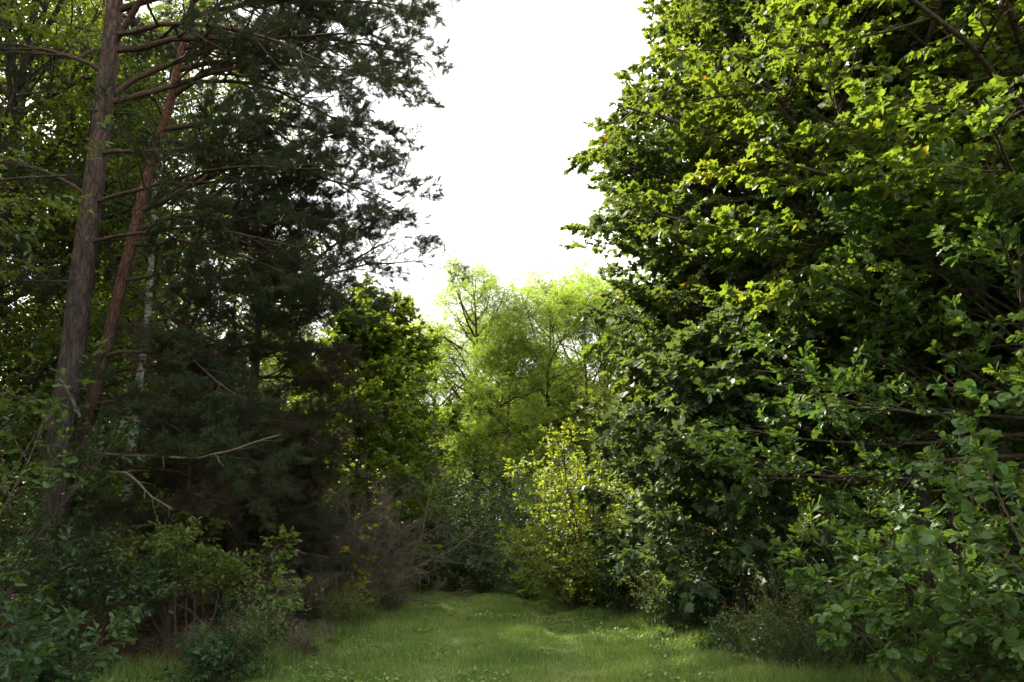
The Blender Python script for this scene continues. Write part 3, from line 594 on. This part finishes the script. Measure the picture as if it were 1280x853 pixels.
for (x, y), s, src, l in (((3.05, 8.9), .42, u1, 'small dark shrub in the grass edge in front of the dry weeds'), ((2.75, 10.0), .40, u1, 'small dark shrub at the grass edge just behind the dry weeds'), ((2.5, 11.9), .5, u1, 'small shrub at the grass edge under the outermost boughs of the young maple'), ((2.2, 14.6), .9, u1, 'low shrub where the dark maple boughs meet the grass'), ((4.2, 10.6), .85, u1, 'low shrub in deep shade behind the dry weeds'), ((1.7, 16.4), .6, u1, 'small shrub in front of the bright hornbeam bush'), ((4.8, 16.8), 1.1, u2, 'lit shrub behind the trunk of the dark maple'),
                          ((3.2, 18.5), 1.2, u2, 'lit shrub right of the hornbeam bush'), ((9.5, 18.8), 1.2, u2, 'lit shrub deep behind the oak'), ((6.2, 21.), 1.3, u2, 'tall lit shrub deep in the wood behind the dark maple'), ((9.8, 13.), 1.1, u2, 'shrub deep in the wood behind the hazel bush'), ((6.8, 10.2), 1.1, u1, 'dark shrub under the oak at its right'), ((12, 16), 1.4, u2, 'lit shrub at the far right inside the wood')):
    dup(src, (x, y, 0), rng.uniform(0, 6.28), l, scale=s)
# left foreground shrubs
shrub('oak_bush', 'oak bush with dull bluish green leaves at the left edge in front of the pines', (-4.95, 6.6, 0), 180, 2.6, .9, 'oak', .085, 'oak', n=18, m=7, lv=[(8, .12, 1., 50, .34, 5, .12, .03, .9, .2), (4, .2, 1., 45, .5, 4, .12, .0, .6, .14)], lo=40, hi=86)
shrub('leafy_shrub', 'leafy shrub with bare lower stems beside the oak bush at the left', (-4.7, 8.8, 0), 181, 1.35, 1.0, 'oval', .065, 'shrub', n=16, m=7, group='shrubs left of the ride', t0=.5, lo=50, hi=85)
shrub('leafy_shrub', 'bright green shrub on thin bare stems in front of the dark pine boughs', (-3.75, 9.8, 0), 182, 1.5, .9, 'oval', .07, 'maple_light', n=14, m=7, group='shrubs left of the ride', t0=.55, lo=55, hi=85)
shrub('leafy_shrub', 'taller dark shrub at the left edge behind the oak bush', (-6.2, 8.8, 0), 183, 3.0, 1.4, 'oval', .08, 'shrub', n=18, m=7, group='shrubs left of the ride', split=True)
shrub('leafy_shrub', 'low dark shrub in the bottom left corner', (-3.6, 6.2, 0), 184, .85, .6, 'oak', .08, 'shrub', n=12, m=7, group='shrubs left of the ride')
shrub('leafy_shrub', 'green shrub right behind the young shaded pine', (-6.9, 14., 0), 185, 3.6, 1.8, 'oval', .09, 'wood_leaf', n=18, m=7, group='shrubs left of the ride', split=False)
shrub('yellowing_shrub', 'small sapling with yellow leaves in front of the bare twiggy bush', (-2.75, 13.6, 0), 186, 1.5, .45, 'maple', .09, 'yellow', n=5, m=4, lv=[(5, .4, 1., 50, .3, 4, .12, .03, .9, .15), (2, .3, 1, 45, .5, 3, .1, 0, .6, .1)])

def twiggy(name, label, loc, seed, h, rad, n, dens=1.0, mat='dead_twig', group=None, stem=.02):
    """bare bush: stems and dense fine twigs, no leaves"""
    rng = np.random.default_rng(seed); o = thing(name, label, 'bush', loc, group)
    az = np.arange(n) * 2.399; e = np.radians(rng.uniform(35, 84, n)); rr = rng.uniform(0, .2 * rad, n)
    P0 = np.stack([np.cos(az) * rr, np.sin(az) * rr, np.full(n, -.04)], 1); d = np.stack([np.cos(az) * np.cos(e), np.sin(az) * np.cos(e), np.sin(e)], 1)
    L = np.minimum(h / np.sin(e), rad / np.maximum(np.cos(e), .05)) * rng.uniform(.8, 1.1, n)
    P = grow_lines(rng, P0, d, L, 8, .17, .0); RR = stem * np.linspace(1, .25, 8)[None] * np.ones((n, 1))
    a, ar, ai = kids(rng, P, RR, int(9 * dens), .08, 1., 45, .38, 5, .14, .02, flat=.9)
    b, br, bi = kids(rng, a, ar, 8, .1, 1., 42, .45, 4, .16, .0, flat=.9, lmin=.14)
    c, cr, ci = kids(rng, b, br, 5, .1, 1., 42, .55, 3, .16, .0, flat=.9, lmin=.10)
    ar, br, cr = np.maximum(ar, .003), np.maximum(br, .0022), np.maximum(cr, .0017)
    for i in range(n):
        q = ai == i; q2 = q[bi]; q3 = q2[ci]
        link('stem', mesh('stem', *cat([tubes(P[i:i + 1], RR[i:i + 1], 6), tubes(a[q], ar[q], 4), tubes(b[q2], br[q2], 3), tubes(c[q3], cr[q3], 3)]), M[mat], smooth=True), o)
    return o
cu = shrub('low_shrub', 'knee high leafy shrub where the grass ends under the forked acacia', (-1.9, 20.3, 0), 175, .95, .9, 'oval', .07, 'shrub', n=16, m=7, group='low shrubs closing the far end of the grass', split=False)
for (x, y), s_, l in (((-.7, 19.7), .9, 'low leafy shrub in the middle of the far end of the grass'), ((.4, 19.0), .8, 'low leafy shrub beside the hornbeam bush at the far end of the grass'), ((-2.9, 20.6), 1.1, 'low leafy shrub beside the bare bush at the far end of the grass'), ((-1.3, 21.2), 1.2, 'low leafy shrub just behind the others at the far end of the grass')):
    dup(cu, (x, y, 0), rng.uniform(0, 6.28), l, scale=s_)
twiggy('bare_bush', 'grey brown bare twiggy bush leaning over the left edge of the grass', (-2.75, 15.0, 0), 190, 2.5, 1.3, 30, 1.3)
twiggy('bare_bush', 'smaller bare brown bush low in the shade right of the young pine', (-3.5, 13.4, 0), 191, 1.2, 1.0, 14, .8)
twiggy('dry_sapling', 'short dry sapling standing alone in the grass near the bottom left', (-2.55, 10.3, 0), 192, .55, .35, 6, .4, stem=.006)

twiggy('dry_bush', 'low brown dry bush in the shade between the leafy shrubs and the grass', (-3.35, 9.5, 0), 193, .5, .6, 10, .6, stem=.007)
shrub('leafy_shrub', 'small dark shrub at the left verge beside the short dry sapling', (-3.2, 10.6, 0), 187, .7, .55, 'oval', .055, 'shrub', n=10, m=6, group='shrubs left of the ride', split=False)
shrub('leafy_shrub', 'small dark shrub at the left verge nearest the bottom of the view', (-2.95, 8.4, 0), 188, .5, .5, 'oval', .055, 'shrub', n=10, m=6, group='shrubs left of the ride', split=False)
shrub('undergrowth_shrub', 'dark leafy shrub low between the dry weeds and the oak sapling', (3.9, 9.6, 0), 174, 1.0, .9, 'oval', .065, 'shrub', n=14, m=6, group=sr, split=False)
# weeds along the edges
def weed(label, loc, seed, h, rad, n, mat='weed', group='weeds along the edges of the grass', size=.035):
    return shrub('weed', label, loc, seed, h, rad, 'diamond', size, mat, n=n, m=6, lv=[(9, .3, 1, 35, .22, 4, .1, .03, .9, .06)], r0=.004, lo=60, hi=88, group=group, split=False, cat_='weed', bark='weed', stem_name='stem')
w1 = weed('tall dry wispy weed at the right edge of the grass beside the oak', (3.05, 9.4, 0), 200, 1.15, .5, 26)
w2 = weed('green weed low at the edge of the grass below the dark maple', (2.55, 10.6, 0), 201, .28, .4, 20, 'grass', size=.05)
rng = np.random.default_rng(12)
k = 0
for side, y0, y1, cnt in ((1, 8.3, 17, 20), (-1, 8.3, 17, 20)):
    for y in np.linspace(y0, y1, cnt):
        y += rng.uniform(-.2, .2); c_, wd_ = path_x(A([y])); x = float(c_[0] + side * (wd_[0] + rng.uniform(.0, .7)))
        src = w1 if rng.random() < (.45 if side > 0 else .3) else w2
        lab = ('dry weed' if src is w1 else 'leafy green weed') + (' among its like along the right edge of the grass' if side > 0 else ' among its like along the left edge of the grass')
        dup(src, (x, y, 0), rng.uniform(0, 6.28), lab, scale=rng.uniform(.45, .95))

try:
    tot = sum(len(o.data.polygons) for o in {o.data.name: o for o in S.objects if o.type == 'MESH'}.values()); print('POLYS', tot)
except Exception as e: print(e)
